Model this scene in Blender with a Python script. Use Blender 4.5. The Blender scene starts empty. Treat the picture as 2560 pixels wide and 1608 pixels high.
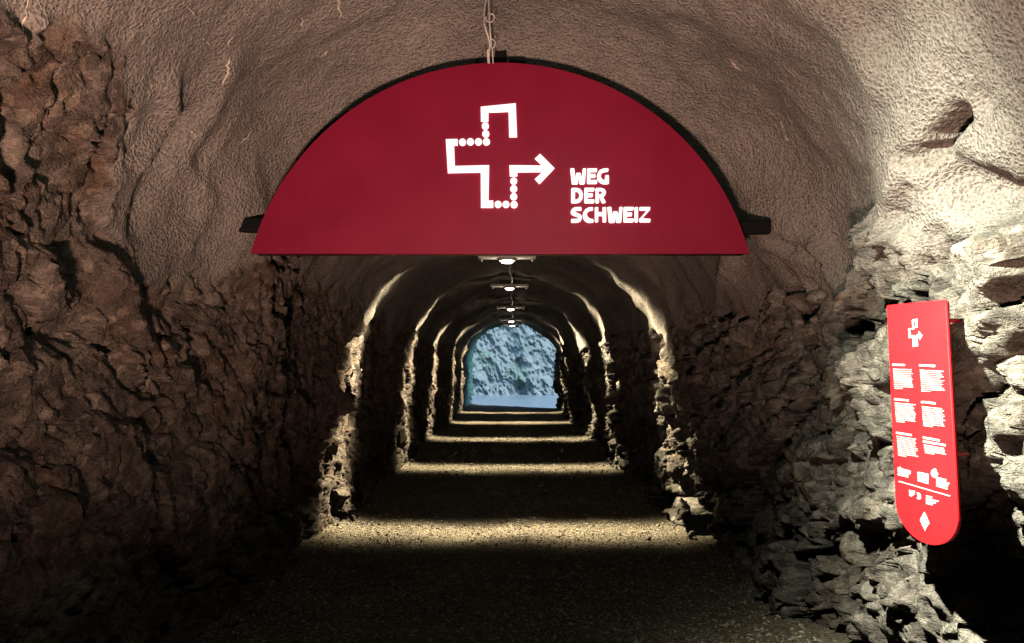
import bpy, math, random
import numpy as np
from mathutils import Vector, Matrix

rng = np.random.default_rng(7)
random.seed(7)
scene = bpy.context.scene
col = scene.collection

# ------------------------------------------------------------------ camera
FPX, CX, CY = 1922.0, 1280.0, 804.0          # photograph pixels (2560 x 1608)
CAMZ = 1.55
PITCH = math.atan(105 / FPX)
cam_d = bpy.data.cameras.new("camera")
cam_d.sensor_width = 36.0
cam_d.lens = 36.0 * FPX / 2560.0
cam_d.clip_start = 0.05
cam_d.clip_end = 5000
cam = bpy.data.objects.new("camera", cam_d)
cam.location = (0, 0, CAMZ)
cam.rotation_euler = (math.pi / 2 + PITCH, 0, 0)
col.objects.link(cam)
scene.camera = cam

# ------------------------------------------------------------------ sky and sun
SUN_EL, SUN_AZ = math.radians(52), math.radians(132)     # azimuth from +Y towards +X
world = bpy.data.worlds.new("World")
scene.world = world
world.use_nodes = True
nt = world.node_tree
bg = nt.nodes["Background"]
sky = nt.nodes.new("ShaderNodeTexSky")
sky.sky_type = 'NISHITA'
sky.sun_disc = False
sky.sun_elevation = SUN_EL
sky.sun_rotation = SUN_AZ
sky.dust_density = 0.4
sky.ozone_density = 3.0
nt.links.new(sky.outputs[0], bg.inputs[0])
bg.inputs[1].default_value = 0.15
sun_d = bpy.data.lights.new("sun", 'SUN')
sun_d.energy = 2.2
sun_d.angle = math.radians(25)
sun_d.color = (1.0, 0.95, 0.88)
sun = bpy.data.objects.new("sun", sun_d)
sdir = Vector((math.sin(SUN_AZ) * math.cos(SUN_EL), math.cos(SUN_AZ) * math.cos(SUN_EL), math.sin(SUN_EL)))
sun.rotation_euler = sdir.to_track_quat('Z', 'Y').to_euler()
sun.location = (40, 20, 60)
col.objects.link(sun)

scene.view_settings.view_transform = 'Standard'
scene.view_settings.look = 'None'
scene.view_settings.exposure = 0.0
scene.view_settings.gamma = 1.0
scene.render.engine = 'CYCLES'
scene.cycles.use_denoising = True
scene.cycles.max_bounces = 3
scene.cycles.use_adaptive_sampling = True
scene.cycles.adaptive_threshold = 0.025
scene.cycles.diffuse_bounces = 0
scene.cycles.sample_clamp_indirect = 4.0

# tunnel lighting values
LAMP_Y = [8.53, 12.9, 17.2, 21.6, 25.7]
LAMP_Z = [2.74, 2.86, 2.81, 2.78, 2.86]
LAMP_X = [-0.055, -0.04, -0.03, -0.02, 0.0]
LAMP_TILT = math.radians(-27)
LAMP_W = 2100.0
LAMP_COL = (1.0, 0.85, 0.57)
WASH_POS, WASH_W, WASH_COL = (0.25, 2.15, 2.86), 1750.0, (0.95, 0.95, 0.77)
FILL_POS, FILL_AIM, FILL_W, FILL_COL = (-0.30, -0.55, 0.35), (-0.2, 4.0, 4.2), 1300.0, (1.0, 0.64, 0.50)


# ------------------------------------------------------------------ helpers
def ray(px, py):
    a, b = (px - CX) / FPX, (CY - py) / FPX
    c, s = math.cos(PITCH), math.sin(PITCH)
    return Vector((a, c - b * s, s + b * c))


def at(px, py, Y):
    """point of the place seen in direction (px, py) of the photograph, Y metres ahead"""
    d = ray(px, py)
    return Vector((0, 0, CAMZ)) + d * (Y / d.y)


def on_plane(px, py, p0, n):
    d = ray(px, py)
    o = Vector((0, 0, CAMZ))
    return o + d * ((p0 - o).dot(n) / d.dot(n))


def tag(o, label=None, cat=None, group=None, kind=None):
    if label: o["label"] = label
    if cat: o["category"] = cat
    if group: o["group"] = group
    if kind: o["kind"] = kind
    return o


def empty(name, loc=(0, 0, 0), mw=None):
    o = bpy.data.objects.new(name, None)
    o.empty_display_size = 0.1
    if mw is not None:
        o.matrix_world = mw
    else:
        o.location = loc
    col.objects.link(o)
    return o


def link(name, me, parent=None, mat=None, mw=None):
    o = bpy.data.objects.new(name, me)
    col.objects.link(o)
    if mat is not None and not me.materials:
        me.materials.append(mat)
    if mw is not None:
        o.matrix_world = mw
    if parent is not None:
        o.parent = parent
    return o


def np_mesh(name, v, f, smooth=True):
    """v (n,3) float, f (m,k) int"""
    me = bpy.data.meshes.new(name)
    v = np.ascontiguousarray(v, np.float32)
    f = np.ascontiguousarray(f, np.int32)
    k = f.shape[1]
    me.vertices.add(len(v))
    me.vertices.foreach_set("co", v.ravel())
    me.loops.add(f.size)
    me.loops.foreach_set("vertex_index", f.ravel())
    me.polygons.add(len(f))
    me.polygons.foreach_set("loop_start", np.arange(len(f), dtype=np.int32) * k)
    try:
        me.polygons.foreach_set("loop_total", np.full(len(f), k, np.int32))
    except Exception:
        pass
    me.polygons.foreach_set("use_smooth", np.full(len(f), smooth, bool))
    me.update(calc_edges=True)
    return me


def grid_faces(R, K, flip=False):
    i = np.arange(R - 1)[:, None] * K + np.arange(K - 1)[None, :]
    a, b, c, d = i, i + 1, i + K + 1, i + K
    f = np.stack([a, b, c, d] if not flip else [a, d, c, b], -1)
    return f.reshape(-1, 4)


def fattr(me, name, vals):
    at_ = me.attributes.new(name, 'FLOAT', 'POINT')
    at_.data.foreach_set("value", np.ascontiguousarray(vals, np.float32).ravel())


def box_mesh(name, sx, sy, sz, bev=0.0, off=(0, 0, 0)):
    import bmesh
    bm = bmesh.new()
    bmesh.ops.create_cube(bm, size=1.0)
    for v in bm.verts:
        v.co = Vector((v.co.x * sx + off[0], v.co.y * sy + off[1], v.co.z * sz + off[2]))
    if bev > 0:
        bmesh.ops.bevel(bm, geom=bm.edges[:], offset=bev, segments=2, affect='EDGES', profile=0.5)
    me = bpy.data.meshes.new(name)
    bm.to_mesh(me)
    bm.free()
    return me


def tube_mesh(name, pts, r, seg=8):
    """a round cable through pts (Catmull-Rom smoothed)"""
    P = [Vector(p) for p in pts]
    Q = []
    for i in range(len(P) - 1):
        p0, p1, p2, p3 = P[max(i - 1, 0)], P[i], P[i + 1], P[min(i + 2, len(P) - 1)]
        n = 6 if len(P) > 2 else 1
        for k in range(n):
            t = k / n
            Q.append(0.5 * ((2 * p1) + (p2 - p0) * t + (2 * p0 - 5 * p1 + 4 * p2 - p3) * t * t + (3 * p1 - p0 - 3 * p2 + p3) * t ** 3))
    Q.append(P[-1])
    v, f = [], []
    up = Vector((0.13, 0.37, 0.92))
    for i, q in enumerate(Q):
        d = (Q[min(i + 1, len(Q) - 1)] - Q[max(i - 1, 0)]).normalized()
        a = d.cross(up)
        if a.length < 0.05: a = d.cross(Vector((1, 0, 0)))
        a.normalize(); b = d.cross(a)
        for k in range(seg):
            an = 2 * math.pi * k / seg
            v.append(q + (a * math.cos(an) + b * math.sin(an)) * r)
    for i in range(len(Q) - 1):
        for k in range(seg):
            k2 = (k + 1) % seg
            f.append((i * seg + k, i * seg + k2, (i + 1) * seg + k2, (i + 1) * seg + k))
    f.append(tuple(range(seg))[::-1])
    f.append(tuple((len(Q) - 1) * seg + k for k in range(seg)))
    me = bpy.data.meshes.new(name)
    me.from_pydata([tuple(x) for x in v], [], f)
    for p in me.polygons: p.use_smooth = len(p.vertices) == 4
    me.update()
    return me


def flat_mesh(name, loops, depth, bevel=0.0, offset=0.0):
    """solid plate from closed outlines (first = outer, rest = holes) in local XY, depth along Z, centred"""
    cu = bpy.data.curves.new(name, 'CURVE')
    cu.dimensions = '2D'
    cu.fill_mode = 'BOTH'
    cu.extrude = depth / 2
    cu.bevel_depth = bevel
    cu.bevel_resolution = 1
    cu.offset = offset
    for lp in loops:
        sp = cu.splines.new('POLY')
        sp.points.add(len(lp) - 1)
        for p, q in zip(sp.points, lp):
            p.co = (q[0], q[1], 0, 1)
        sp.use_cyclic_u = True
    tmp = bpy.data.objects.new(name + "_tmp", cu)
    col.objects.link(tmp)
    bpy.context.view_layer.update()
    dg = bpy.context.evaluated_depsgraph_get()
    me = bpy.data.meshes.new_from_object(tmp.evaluated_get(dg))
    me.name = name
    bpy.data.objects.remove(tmp)
    bpy.data.curves.remove(cu)
    return me


# ------------------------------------------------------------------ noise (numpy)
PERM = np.random.default_rng(11).permutation(512).astype(np.int32) % 512
PERM = np.concatenate([PERM, PERM, PERM])
GR = np.random.default_rng(5).normal(size=(512, 3)).astype(np.float32)
GR /= np.linalg.norm(GR, axis=1)[:, None]
RND = np.random.default_rng(9).random((512, 4)).astype(np.float32)


def _h(ix, iy, iz):
    return PERM[PERM[PERM[ix & 511] + (iy & 511)] + (iz & 511)]


def noise(p):
    i = np.floor(p).astype(np.int32)
    fr = (p - i).astype(np.float32)
    u = fr * fr * fr * (fr * (fr * 6 - 15) + 10)
    out = 0
    for dx in (0, 1):
        wx = u[:, 0] if dx else 1 - u[:, 0]
        for dy in (0, 1):
            wy = u[:, 1] if dy else 1 - u[:, 1]
            for dz in (0, 1):
                wz = u[:, 2] if dz else 1 - u[:, 2]
                g = GR[_h(i[:, 0] + dx, i[:, 1] + dy, i[:, 2] + dz)]
                d = g[:, 0] * (fr[:, 0] - dx) + g[:, 1] * (fr[:, 1] - dy) + g[:, 2] * (fr[:, 2] - dz)
                out = out + wx * wy * wz * d
    return out * 1.6


def fbm(p, n=4, gain=0.5, lac=2.03):
    a, s = 1.0, 0
    for k in range(n):
        s = s + a * noise(p + 17.3 * k)
        p = p * lac
        a *= gain
    return s


def ridged(p, n=4, gain=0.5):
    a, s = 1.0, 0
    for k in range(n):
        s = s + a * (1 - np.abs(noise(p + 9.1 * k)) * 2.0)
        p = p * 2.07
        a *= gain
    return s


def facets(p, slope=0.6):
    """broken-rock relief: every Voronoi cell is a tilted flat; returns height, crack distance"""
    i = np.floor(p).astype(np.int32)
    n = len(p)
    f1 = np.full(n, 9.0, np.float32); f2 = np.full(n, 9.0, np.float32)
    hid = np.zeros(n, np.int32)
    cc = np.zeros((n, 3), np.float32)
    for dx in (-1, 0, 1):
        for dy in (-1, 0, 1):
            for dz in (-1, 0, 1):
                h = _h(i[:, 0] + dx, i[:, 1] + dy, i[:, 2] + dz)
                c = np.stack([i[:, 0] + dx, i[:, 1] + dy, i[:, 2] + dz], 1) + RND[h, :3]
                d = np.sqrt(((p - c) ** 2).sum(1)).astype(np.float32)
                new = d < f1
                f2 = np.where(new, f1, np.minimum(f2, d))
                f1 = np.where(new, d, f1)
                hid = np.where(new, h, hid)
                cc[new] = c[new]
    g = GR[hid]
    hgt = RND[hid, 3] - 0.5 + slope * ((p - cc) * g).sum(1)
    return hgt, f2 - f1


def sstep(a, b, x):
    t = np.clip((x - a) / (b - a), 0, 1)
    return t * t * (3 - 2 * t)


# ------------------------------------------------------------------ materials
def new_mat(name):
    m = bpy.data.materials.new(name)
    m.use_nodes = True
    t = m.node_tree
    b = t.nodes["Principled BSDF"]
    return m, t, b


def N(t, typ, **kw):
    n = t.nodes.new(typ)
    for k, v in kw.items():
        if k == 'inp':
            for kk, vv in v.items(): n.inputs[kk].default_value = vv
        else:
            setattr(n, k, v)
    return n


def ramp(t, fac, stops):
    r = t.nodes.new("ShaderNodeValToRGB")
    el = r.color_ramp.elements
    while len(el) < len(stops): el.new(0.5)
    for e, (p, c) in zip(el, stops):
        e.position = p
        e.color = (*c, 1) if len(c) == 3 else c
    t.links.new(fac, r.inputs[0])
    return r.outputs[0]


def mixc(t, fac, a, b, mode='MIX'):
    n = t.nodes.new("ShaderNodeMix")
    n.data_type = 'RGBA'
    n.blend_type = mode
    for s, v in ((n.inputs[0], fac), (n.inputs[6], a), (n.inputs[7], b)):
        if hasattr(v, 'links'): t.links.new(v, s)
        elif isinstance(v, (int, float)): s.default_value = v
        else: s.default_value = (*v, 1)
    return n.outputs[2]


def math_n(t, op, a, b=None, c=None):
    n = t.nodes.new("ShaderNodeMath")
    n.operation = op
    for s, v in zip(n.inputs, (a, b, c)):
        if v is None: continue
        if hasattr(v, 'links'): t.links.new(v, s)
        else: s.default_value = v
    return n.outputs[0]


def simple_mat(name, colr, rough=0.5, metal=0.0, emit=None, es=0.0, var=0.0, vscale=20):
    m, t, b = new_mat(name)
    b.inputs["Base Color"].default_value = (*colr, 1)
    b.inputs["Roughness"].default_value = rough
    b.inputs["Metallic"].default_value = metal
    if emit:
        b.inputs["Emission Color"].default_value = (*emit, 1)
        b.inputs["Emission Strength"].default_value = es
    if var:
        tc = N(t, "ShaderNodeTexCoord")
        nz = N(t, "ShaderNodeTexNoise", inp={"Scale": vscale, "Detail": 5.0})
        t.links.new(tc.outputs["Object"], nz.inputs["Vector"])
        c = ramp(t, nz.outputs[0], [(0.3, tuple(x * (1 - var) for x in colr)), (0.7, tuple(min(1, x * (1 + var)) for x in colr))])
        t.links.new(c, b.inputs["Base Color"])
        rr = math_n(t, 'MULTIPLY_ADD', nz.outputs[0], 0.25, rough - 0.12)
        t.links.new(rr, b.inputs["Roughness"])
    return m


def tunnel_material(name, attr=True):
    """sprayed concrete where the attribute 'rock' is 0, raw broken rock where it is 1"""
    m, t, b = new_mat(name)
    tc = N(t, "ShaderNodeTexCoord")
    geo = N(t, "ShaderNodeNewGeometry")
    P = geo.outputs["Position"]
    if attr:
        a = N(t, "ShaderNodeAttribute", attribute_name="rock").outputs["Fac"]
    else:
        a = 1.0
    big = N(t, "ShaderNodeTexNoise", inp={"Scale": 0.9, "Detail": 4.0, "Roughness": 0.6})
    mid = N(t, "ShaderNodeTexNoise", inp={"Scale": 6.0, "Detail": 5.0, "Roughness": 0.65})
    fine = N(t, "ShaderNodeTexNoise", inp={"Scale": 90.0, "Detail": 3.0, "Roughness": 0.7})
    rust = N(t, "ShaderNodeTexNoise", inp={"Scale": 2.3, "Detail": 4.0, "Roughness": 0.62, "Distortion": 0.8})
    for n_ in (big, mid, fine, rust): t.links.new(P, n_.inputs["Vector"])
    # sprayed concrete: grey beige with damp stains, pitted
    pit = N(t, "ShaderNodeTexVoronoi", inp={"Scale": 62.0, "Randomness": 1.0})
    wob = N(t, "ShaderNodeTexNoise", inp={"Scale": 45.0, "Detail": 1.0})
    t.links.new(P, wob.inputs["Vector"])
    vadd = N(t, "ShaderNodeVectorMath", operation='MULTIPLY_ADD')
    t.links.new(wob.outputs["Color"], vadd.inputs[0]); vadd.inputs[1].default_value = (0.016, 0.016, 0.016); t.links.new(P, vadd.inputs[2])
    t.links.new(vadd.outputs[0], pit.inputs["Vector"])
    shot = ramp(t, big.outputs[0], [(0.30, (0.17, 0.155, 0.145)), (0.44, (0.27, 0.245, 0.22)), (0.58, (0.33, 0.30, 0.27)), (0.70, (0.40, 0.365, 0.33))])
    shot = mixc(t, math_n(t, 'MULTIPLY', ramp(t, mid.outputs[0], [(0.35, (0, 0, 0)), (0.75, (1, 1, 1))]), 0.45), shot, (0.22, 0.20, 0.18))
    speck = ramp(t, fine.outputs[0], [(0.30, (0.55, 0.52, 0.5)), (0.55, (1, 1, 1)), (0.8, (1.15, 1.12, 1.08))])
    shot = mixc(t, 1.0, shot, speck, 'MULTIPLY')
    pitc = ramp(t, pit.outputs['Distance'], [(0.12, (0.50, 0.46, 0.44)), (0.40, (1.08, 1.07, 1.05))])
    shot = mixc(t, 0.8, shot, pitc, 'MULTIPLY')
    # rock: grey with brown and ochre staining and pale veins
    rock = ramp(t, mid.outputs[0], [(0.30, (0.10, 0.09, 0.08)), (0.47, (0.20, 0.185, 0.16)), (0.58, (0.29, 0.27, 0.23)), (0.72, (0.42, 0.39, 0.34))])
    rock = mixc(t, ramp(t, rust.outputs[0], [(0.50, (0, 0, 0)), (0.68, (0.55, 0.55, 0.55))]), rock, (0.18, 0.105, 0.055))
    rock = mixc(t, ramp(t, big.outputs[0], [(0.55, (0, 0, 0)), (0.75, (0.6, 0.6, 0.6))]), rock, (0.10, 0.065, 0.06))
    rock = mixc(t, 0.8, rock, speck, 'MULTIPLY')
    chip = N(t, "ShaderNodeTexVoronoi", inp={"Scale": 21.0, "Randomness": 1.0})
    t.links.new(vadd.outputs[0], chip.inputs["Vector"])
    rock = mixc(t, 0.75, rock, ramp(t, chip.outputs["Color"], [(0.15, (0.55, 0.52, 0.52)), (0.5, (0.95, 0.94, 0.93)), (0.85, (1.7, 1.66, 1.6))]), 'MULTIPLY')
    vein = N(t, "ShaderNodeTexNoise", inp={"Scale": 1.7, "Detail": 5.0, "Distortion": 1.2})
    t.links.new(P, vein.inputs["Vector"])
    vn = math_n(t, 'ABSOLUTE', math_n(t, 'SUBTRACT', vein.outputs[0], 0.5))
    rock = mixc(t, ramp(t, vn, [(0.0, (0.55, 0.55, 0.55)), (0.010, (0, 0, 0))]), rock, (0.42, 0.38, 0.33))
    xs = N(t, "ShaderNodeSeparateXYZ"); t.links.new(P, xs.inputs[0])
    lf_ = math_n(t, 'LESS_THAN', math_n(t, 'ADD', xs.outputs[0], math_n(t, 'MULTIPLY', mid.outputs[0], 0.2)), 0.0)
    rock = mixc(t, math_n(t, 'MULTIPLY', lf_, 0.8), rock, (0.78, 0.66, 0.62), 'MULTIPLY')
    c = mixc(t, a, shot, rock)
    if attr:
        teal = N(t, "ShaderNodeAttribute", attribute_name="portal_daylight").outputs["Fac"]
        c = mixc(t, math_n(t, 'MULTIPLY', teal, ramp(t, mid.outputs[0], [(0.2, (0.6, 0.6, 0.6)), (0.7, (1, 1, 1))])), c, (0.22, 0.58, 0.52))  # teal daylight on the left portal wall, put into the colour
    t.links.new(c, b.inputs["Base Color"])
    b.inputs["Roughness"].default_value = 0.86
    b.inputs["Specular IOR Level"].default_value = 0.3
    # relief
    hs = math_n(t, 'ADD', math_n(t, 'MULTIPLY', pit.outputs["Distance"], 0.75), math_n(t, 'MULTIPLY', fine.outputs[0], 0.8))
    lay = N(t, "ShaderNodeTexNoise", inp={"Scale": 9.0, "Detail": 5.0, "Roughness": 0.72, "Distortion": 0.4})
    mp = N(t, "ShaderNodeMapping")
    mp.inputs["Rotation"].default_value = (0.6, 0.2, 0.3)
    mp.inputs["Scale"].default_value = (1.0, 1.0, 2.6)
    t.links.new(P, mp.inputs["Vector"]); t.links.new(mp.outputs[0], lay.inputs["Vector"])
    hr = math_n(t, 'ADD', math_n(t, 'MULTIPLY', lay.outputs[0], 3.2), math_n(t, 'MULTIPLY', fine.outputs[0], 0.7))
    mx = N(t, "ShaderNodeMix", data_type='FLOAT')
    if attr: t.links.new(a, mx.inputs[0])
    else: mx.inputs[0].default_value = 1.0
    t.links.new(hs, mx.inputs[2]); t.links.new(hr, mx.inputs[3])
    bp = N(t, "ShaderNodeBump", inp={"Strength": 0.9, "Distance": 0.022})
    t.links.new(mx.outputs[0], bp.inputs["Height"])
    t.links.new(bp.outputs[0], b.inputs["Normal"])
    return m


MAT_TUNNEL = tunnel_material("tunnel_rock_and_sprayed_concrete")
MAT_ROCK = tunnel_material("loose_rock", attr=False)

# ------------------------------------------------------------------ the tunnel
def keyed(y, pts):
    a = np.array(pts, float)
    # smooth interpolation through keys
    xs, ys = a[:, 0], a[:, 1]
    k = np.clip(np.searchsorted(xs, y) - 1, 0, len(xs) - 2)
    t = np.clip((y - xs[k]) / (xs[k + 1] - xs[k]), 0, 1)
    t = t * t * (3 - 2 * t)
    return ys[k] * (1 - t) + ys[k + 1] * t


rows = np.concatenate([np.arange(-5.0, 1.5, 0.09), np.arange(1.5, 2.2, 0.03), np.arange(2.2, 5.2, 0.0105),
                       np.arange(5.2, 9.6, 0.0175), np.arange(9.6, 18.0, 0.033), np.arange(18.0, 27.3, 0.06)])
R = len(rows)
KW, KA = 170, 330
fz = np.concatenate([np.linspace(0, 1, KW, endpoint=False), np.ones(KA), np.linspace(1, 0, KW + 1)[1:]])
ang = np.concatenate([np.zeros(KW), np.linspace(0, math.pi, KA), np.full(KW, math.pi)])
K = len(fz)
Yg = np.repeat(rows[:, None], K, 1)
WL = keyed(rows, [(-5, 1.85), (2, 1.84), (3, 1.84), (3.9, 1.82), (4.9, 1.66), (6.2, 1.72), (7.2, 1.66), (8.3, 1.64), (9.6, 1.78), (11.2, 1.64), (12.6, 1.62), (14, 1.78), (15.6, 1.72), (17, 1.68), (18.5, 1.76), (20.0, 1.60), (21.5, 1.60), (23, 1.70), (24.3, 1.62), (27.4, 1.62)])
WR = keyed(rows, [(-5, 1.85), (1.8, 1.80), (2.5, 1.80), (3.25, 1.75), (3.6, 1.74), (4.0, 1.78), (4.8, 1.67), (6.2, 1.72), (7.4, 1.62), (8.3, 1.56), (9.6, 1.72), (11.2, 1.58), (12.6, 1.56), (14, 1.74), (15.6, 1.66), (17, 1.60), (18.5, 1.70), (20.0, 1.50), (21.5, 1.52), (23, 1.66), (24.3, 1.66), (27.4, 1.60)])
ZC = keyed(rows, [(-5, 3.40), (2, 3.46), (3.95, 3.50), (4.75, 3.17), (5.4, 3.04), (7.4, 2.97), (8.4, 2.92), (10, 3.06), (12.6, 3.02), (14.5, 3.08), (17, 2.98), (19, 3.04), (21.5, 2.96), (25, 3.0), (27.4, 2.95)])
ZS = keyed(rows, [(-5, 1.75), (4.5, 1.76), (7.5, 1.62), (27.4, 1.62)])
ca, sa = np.cos(ang)[None, :], np.sin(ang)[None, :]
side = np.where(ca > 0, -1.0, 1.0)                      # -1 left, +1 right
W = np.where(ca > 0, WL[:, None], WR[:, None])
zwall = -0.25 + fz[None, :] * (ZS[:, None] + 0.25)
Z0 = np.where(sa > 1e-6, ZS[:, None] + (ZC - ZS)[:, None] * np.abs(sa) ** 0.95, zwall)
lean = np.clip((ZS[:, None] - zwall), 0, 9) * 0.02
X0 = -W * np.sign(ca) * np.abs(ca) ** 0.92
X0 = np.where(sa > 1e-6, X0, side * (W + lean * np.where(side > 0, 1.4, 0.3)))
# oblique portal: the left wall runs on beyond the right one
tl = np.clip((1.65 - X0) / 3.3, 0, 1) ** 4
Yg = Yg + sstep(24.3, 27.3, Yg) * 4.2 * tl
# inward normals of the section
tx = np.gradient(X0, axis=1); tz = np.gradient(Z0, axis=1)
ln = np.sqrt(tx * tx + tz * tz) + 1e-9
nx, nz = tz / ln, -tx / ln
P0 = np.stack([X0, Yg, Z0], -1).reshape(-1, 3).astype(np.float32)
sd = np.broadcast_to(side, X0.shape).reshape(-1)

# where raw rock ends and sprayed concrete begins
yy, zz, xx = P0[:, 1], P0[:, 2], P0[:, 0]
edge = np.where(sd < 0, 2.08, 1.98) + 0.30 * fbm(P0 * np.array([1.1, 1.0, 0.9]) + 3.3, 3) - 0.10 * sstep(5.5, 8, yy)
edge = edge + np.where(sd < 0, 0.55 * sstep(3.9, 2.8, yy), 0.22 * sstep(3.9, 3.0, yy) * sstep(2.0, 2.6, yy))
rock = 1 - sstep(-0.05, 0.09, zz - edge + 0.10 * noise(P0 * 7))
rk = rock > 0.01
amp = 1.0 - 0.12 * sstep(5, 8, yy)

disp = 0.055 * fbm(P0 * 0.75 + 40, 3)                    # slow swelling of the bore
disp += 0.018 * fbm(P0 * 4.5, 3) * (1 - rock)
ribs = ridged(P0 * np.array([0.9, 1.3, 0.55]) + 8, 2) - 0.9
disp += 0.045 * np.clip(ribs, -0.6, 1.0) * (1 - rock) * sstep(3.15, 2.5, zz)
disp += 0.075 * fbm(P0 * np.array([1.3, 0.9, 1.4]) + 5, 3) * (1 - rock) * sstep(6, 8.5, yy)
dim = noise(P0 * 38) + 0.3 * noise(P0 * 14)
near = sstep(12, 6, yy)
disp += 0.0040 * dim * (1 - rock) * near

# rock: foliated, faceted blocks in three sizes
th = 0.62
Rm = np.array([[1, 0, 0], [0, math.cos(th), -math.sin(th)], [0, math.sin(th), math.cos(th)]])
pr = P0[rk] @ Rm.T
wv = np.stack([noise(pr * 1.9), noise(pr * 1.9 + 31), noise(pr * 1.9 + 63)], 1)
pr2 = pr + 0.16 * wv
h1, c1 = facets(pr2 * np.array([1.6, 1.5, 2.3]) + 5, 0.55)
h2, c2 = facets(pr2 * np.array([4.4, 3.6, 6.6]) + 21, 0.65)
pr3 = pr + 0.03 * np.stack([noise(pr * 8), noise(pr * 8 + 31), noise(pr * 8 + 63)], 1)
h3, c3 = facets(pr3 * np.array([12, 9.5, 19]) + 2, 0.75)
dr = np.where(sd[rk] > 0, 0.20, 0.13) * h1 + 0.085 * h2 + np.where(sd[rk] > 0, 0.038, 0.040) * h3 + 0.012 * (ridged(pr * np.array([6, 5, 11]), 3) - 0.9)
dr -= np.where(sd[rk] > 0, 0.07, 0.02) * np.clip(1 - c1 / 0.07, 0, 1) + 0.012 * np.clip(1 - c2 / 0.14, 0, 1) + 0.008 * np.clip(1 - c3 / 0.2, 0, 1)
dr += 0.06 * fbm(pr * 1.3 + 77, 3) + 0.008 * fbm(pr * 22, 3)
left_soft = np.where(sd[rk] < 0, 0.60, 1.0)
disp[rk] += rock[rk] * dr * amp[rk] * left_soft

# manual shaping (metres): (px, py, depth, radius, push)  pushes the wall in (+) or out (-)
def project(Q):
    c_, s_ = math.cos(PITCH), math.sin(PITCH)
    qz = Q[:, 2] - CAMZ
    dep = Q[:, 1] * c_ + qz * s_
    dep = np.where(dep < 0.3, 0.3, dep)
    return CX + FPX * Q[:, 0] / dep, CY - FPX * (-Q[:, 1] * s_ + qz * c_) / dep, dep


N3 = np.stack([nx.reshape(-1), np.zeros(nx.size), nz.reshape(-1)], 1)
P1 = P0 + N3 * disp[:, None]
jx, jy, jd = project(P1)


def pick(px, py):
    m = np.where((np.abs(jx - px) < 12) & (np.abs(jy - py) < 12) & (P1[:, 1] > 1.8))[0]
    return m[np.argmin(jd[m])] if len(m) else None


# broad swellings (+) and hollows (-): photograph position, radius, push in metres
SHAPE = [(2030, 640, 0.30, 0.03), (1900, 900, 0.45, -0.10), (2480, 560, 0.22, 0.07),
         (2200, 1480, 0.35, 0.12), (2500, 1150, 0.20, 0.08), (2520, 1450, 0.20, -0.10),
         (430, 920, 0.20, 0.08), (690, 820, 0.5, 0.05), (1830, 740, 0.3, 0.06), (860, 1010, 0.25, 0.06),
         (1945, 568, 0.28, 0.16), (585, 565, 0.26, 0.15), (1150, 90, 0.35, 0.0)]
for px, py, rad, push in SHAPE:
    k = pick(px, py)
    if k is None: continue
    disp += push * np.exp(-((P0 - P0[k]) ** 2).sum(1) / (rad * rad))
# ridges, folds and slots that run along a line
LINES = [([(428, 225), (423, 312), (328, 423), (254, 518)], 0.075, 0.055), ([(582, 165), (550, 238), (492, 338), (450, 402), (508, 497), (465, 600)], 0.085, 0.05),
         ([(440, 330), (400, 430), (352, 560)], 0.08, -0.05), ([(395, 395), (360, 415), (250, 380)], 0.03, 0.02), ([(338, 318), (330, 335)], 0.025, -0.05),
         ([(40, 240), (30, 330), (50, 440)], 0.05, -0.09), ([(110, 50), (60, 110), (55, 230)], 0.03, 0.03), ([(205, 520), (220, 535)], 0.035, -0.07),
         ([(650, 690), (760, 640), (800, 600)], 0.08, 0.04), ([(250, 640), (330, 720), (340, 900)], 0.06, 0.05), ([(110, 850), (230, 800)], 0.05, -0.05),
         ([(1990, 0), (2070, 53), (2150, 200), (2192, 317), (2225, 440), (2200, 540), (2145, 630), (2155, 760)], 0.14, 0.035),
         ([(2390, 292), (2340, 345), (2285, 400)], 0.034, -0.16), ([(2250, 400), (2275, 420)], 0.03, -0.08),
         ([(2345, 455), (2440, 490), (2560, 525)], 0.085, -0.19), ([(2420, 735), (2490, 745), (2560, 715)], 0.04, -0.14), ([(2260, 480), (2240, 540)], 0.04, -0.06),
         ([(2440, 245), (2450, 262)], 0.035, -0.05), ([(2060, 620), (2110, 720), (2180, 800)], 0.05, 0.05), ([(1985, 590), (2060, 660)], 0.03, -0.06),
         ([(1820, 660), (1800, 780), (1830, 880)], 0.10, 0.07), ([(1960, 650), (1990, 760), (1960, 850)], 0.07, -0.06)]
for pts, rad, push in LINES:
    w = np.zeros(len(P0), np.float32)
    ks = []
    for (ax, ay), (bx, by) in zip(pts[:-1], pts[1:]):
        m = max(2, int(math.hypot(bx - ax, by - ay) / 14))
        for i in range(m + 1):
            k = pick(ax + (bx - ax) * i / m, ay + (by - ay) * i / m)
            if k is not None: ks.append(k)
    for k in ks:
        near_k = np.where((np.abs(P0[:, 1] - P0[k, 1]) < 3 * rad) & (np.abs(P0[:, 2] - P0[k, 2]) < 3 * rad) & (np.abs(P0[:, 0] - P0[k, 0]) < 3 * rad))[0]
        d2 = ((P0[near_k] - P0[k]) ** 2).sum(1)
        w[near_k] = np.maximum(w[near_k], np.exp(-d2 / (rad * rad)))
    disp += push * w * (1 + 0.5 * noise(P0 * 5 + push))
# the wall stays clear behind the information panel
P1 = P0 + N3 * disp[:, None]
pw = sstep(2.35, 2.6, yy) * sstep(3.5, 3.25, yy) * sstep(0.55, 0.8, zz) * sstep(2.05, 1.85, zz) * (sd > 0)
over = np.clip(1.63 - P1[:, 0], 0, 1) * pw                # wall face nearer than 1.66 m: push out
disp -= over
V = (P0 + N3 * disp[:, None]).astype(np.float32)
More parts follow.
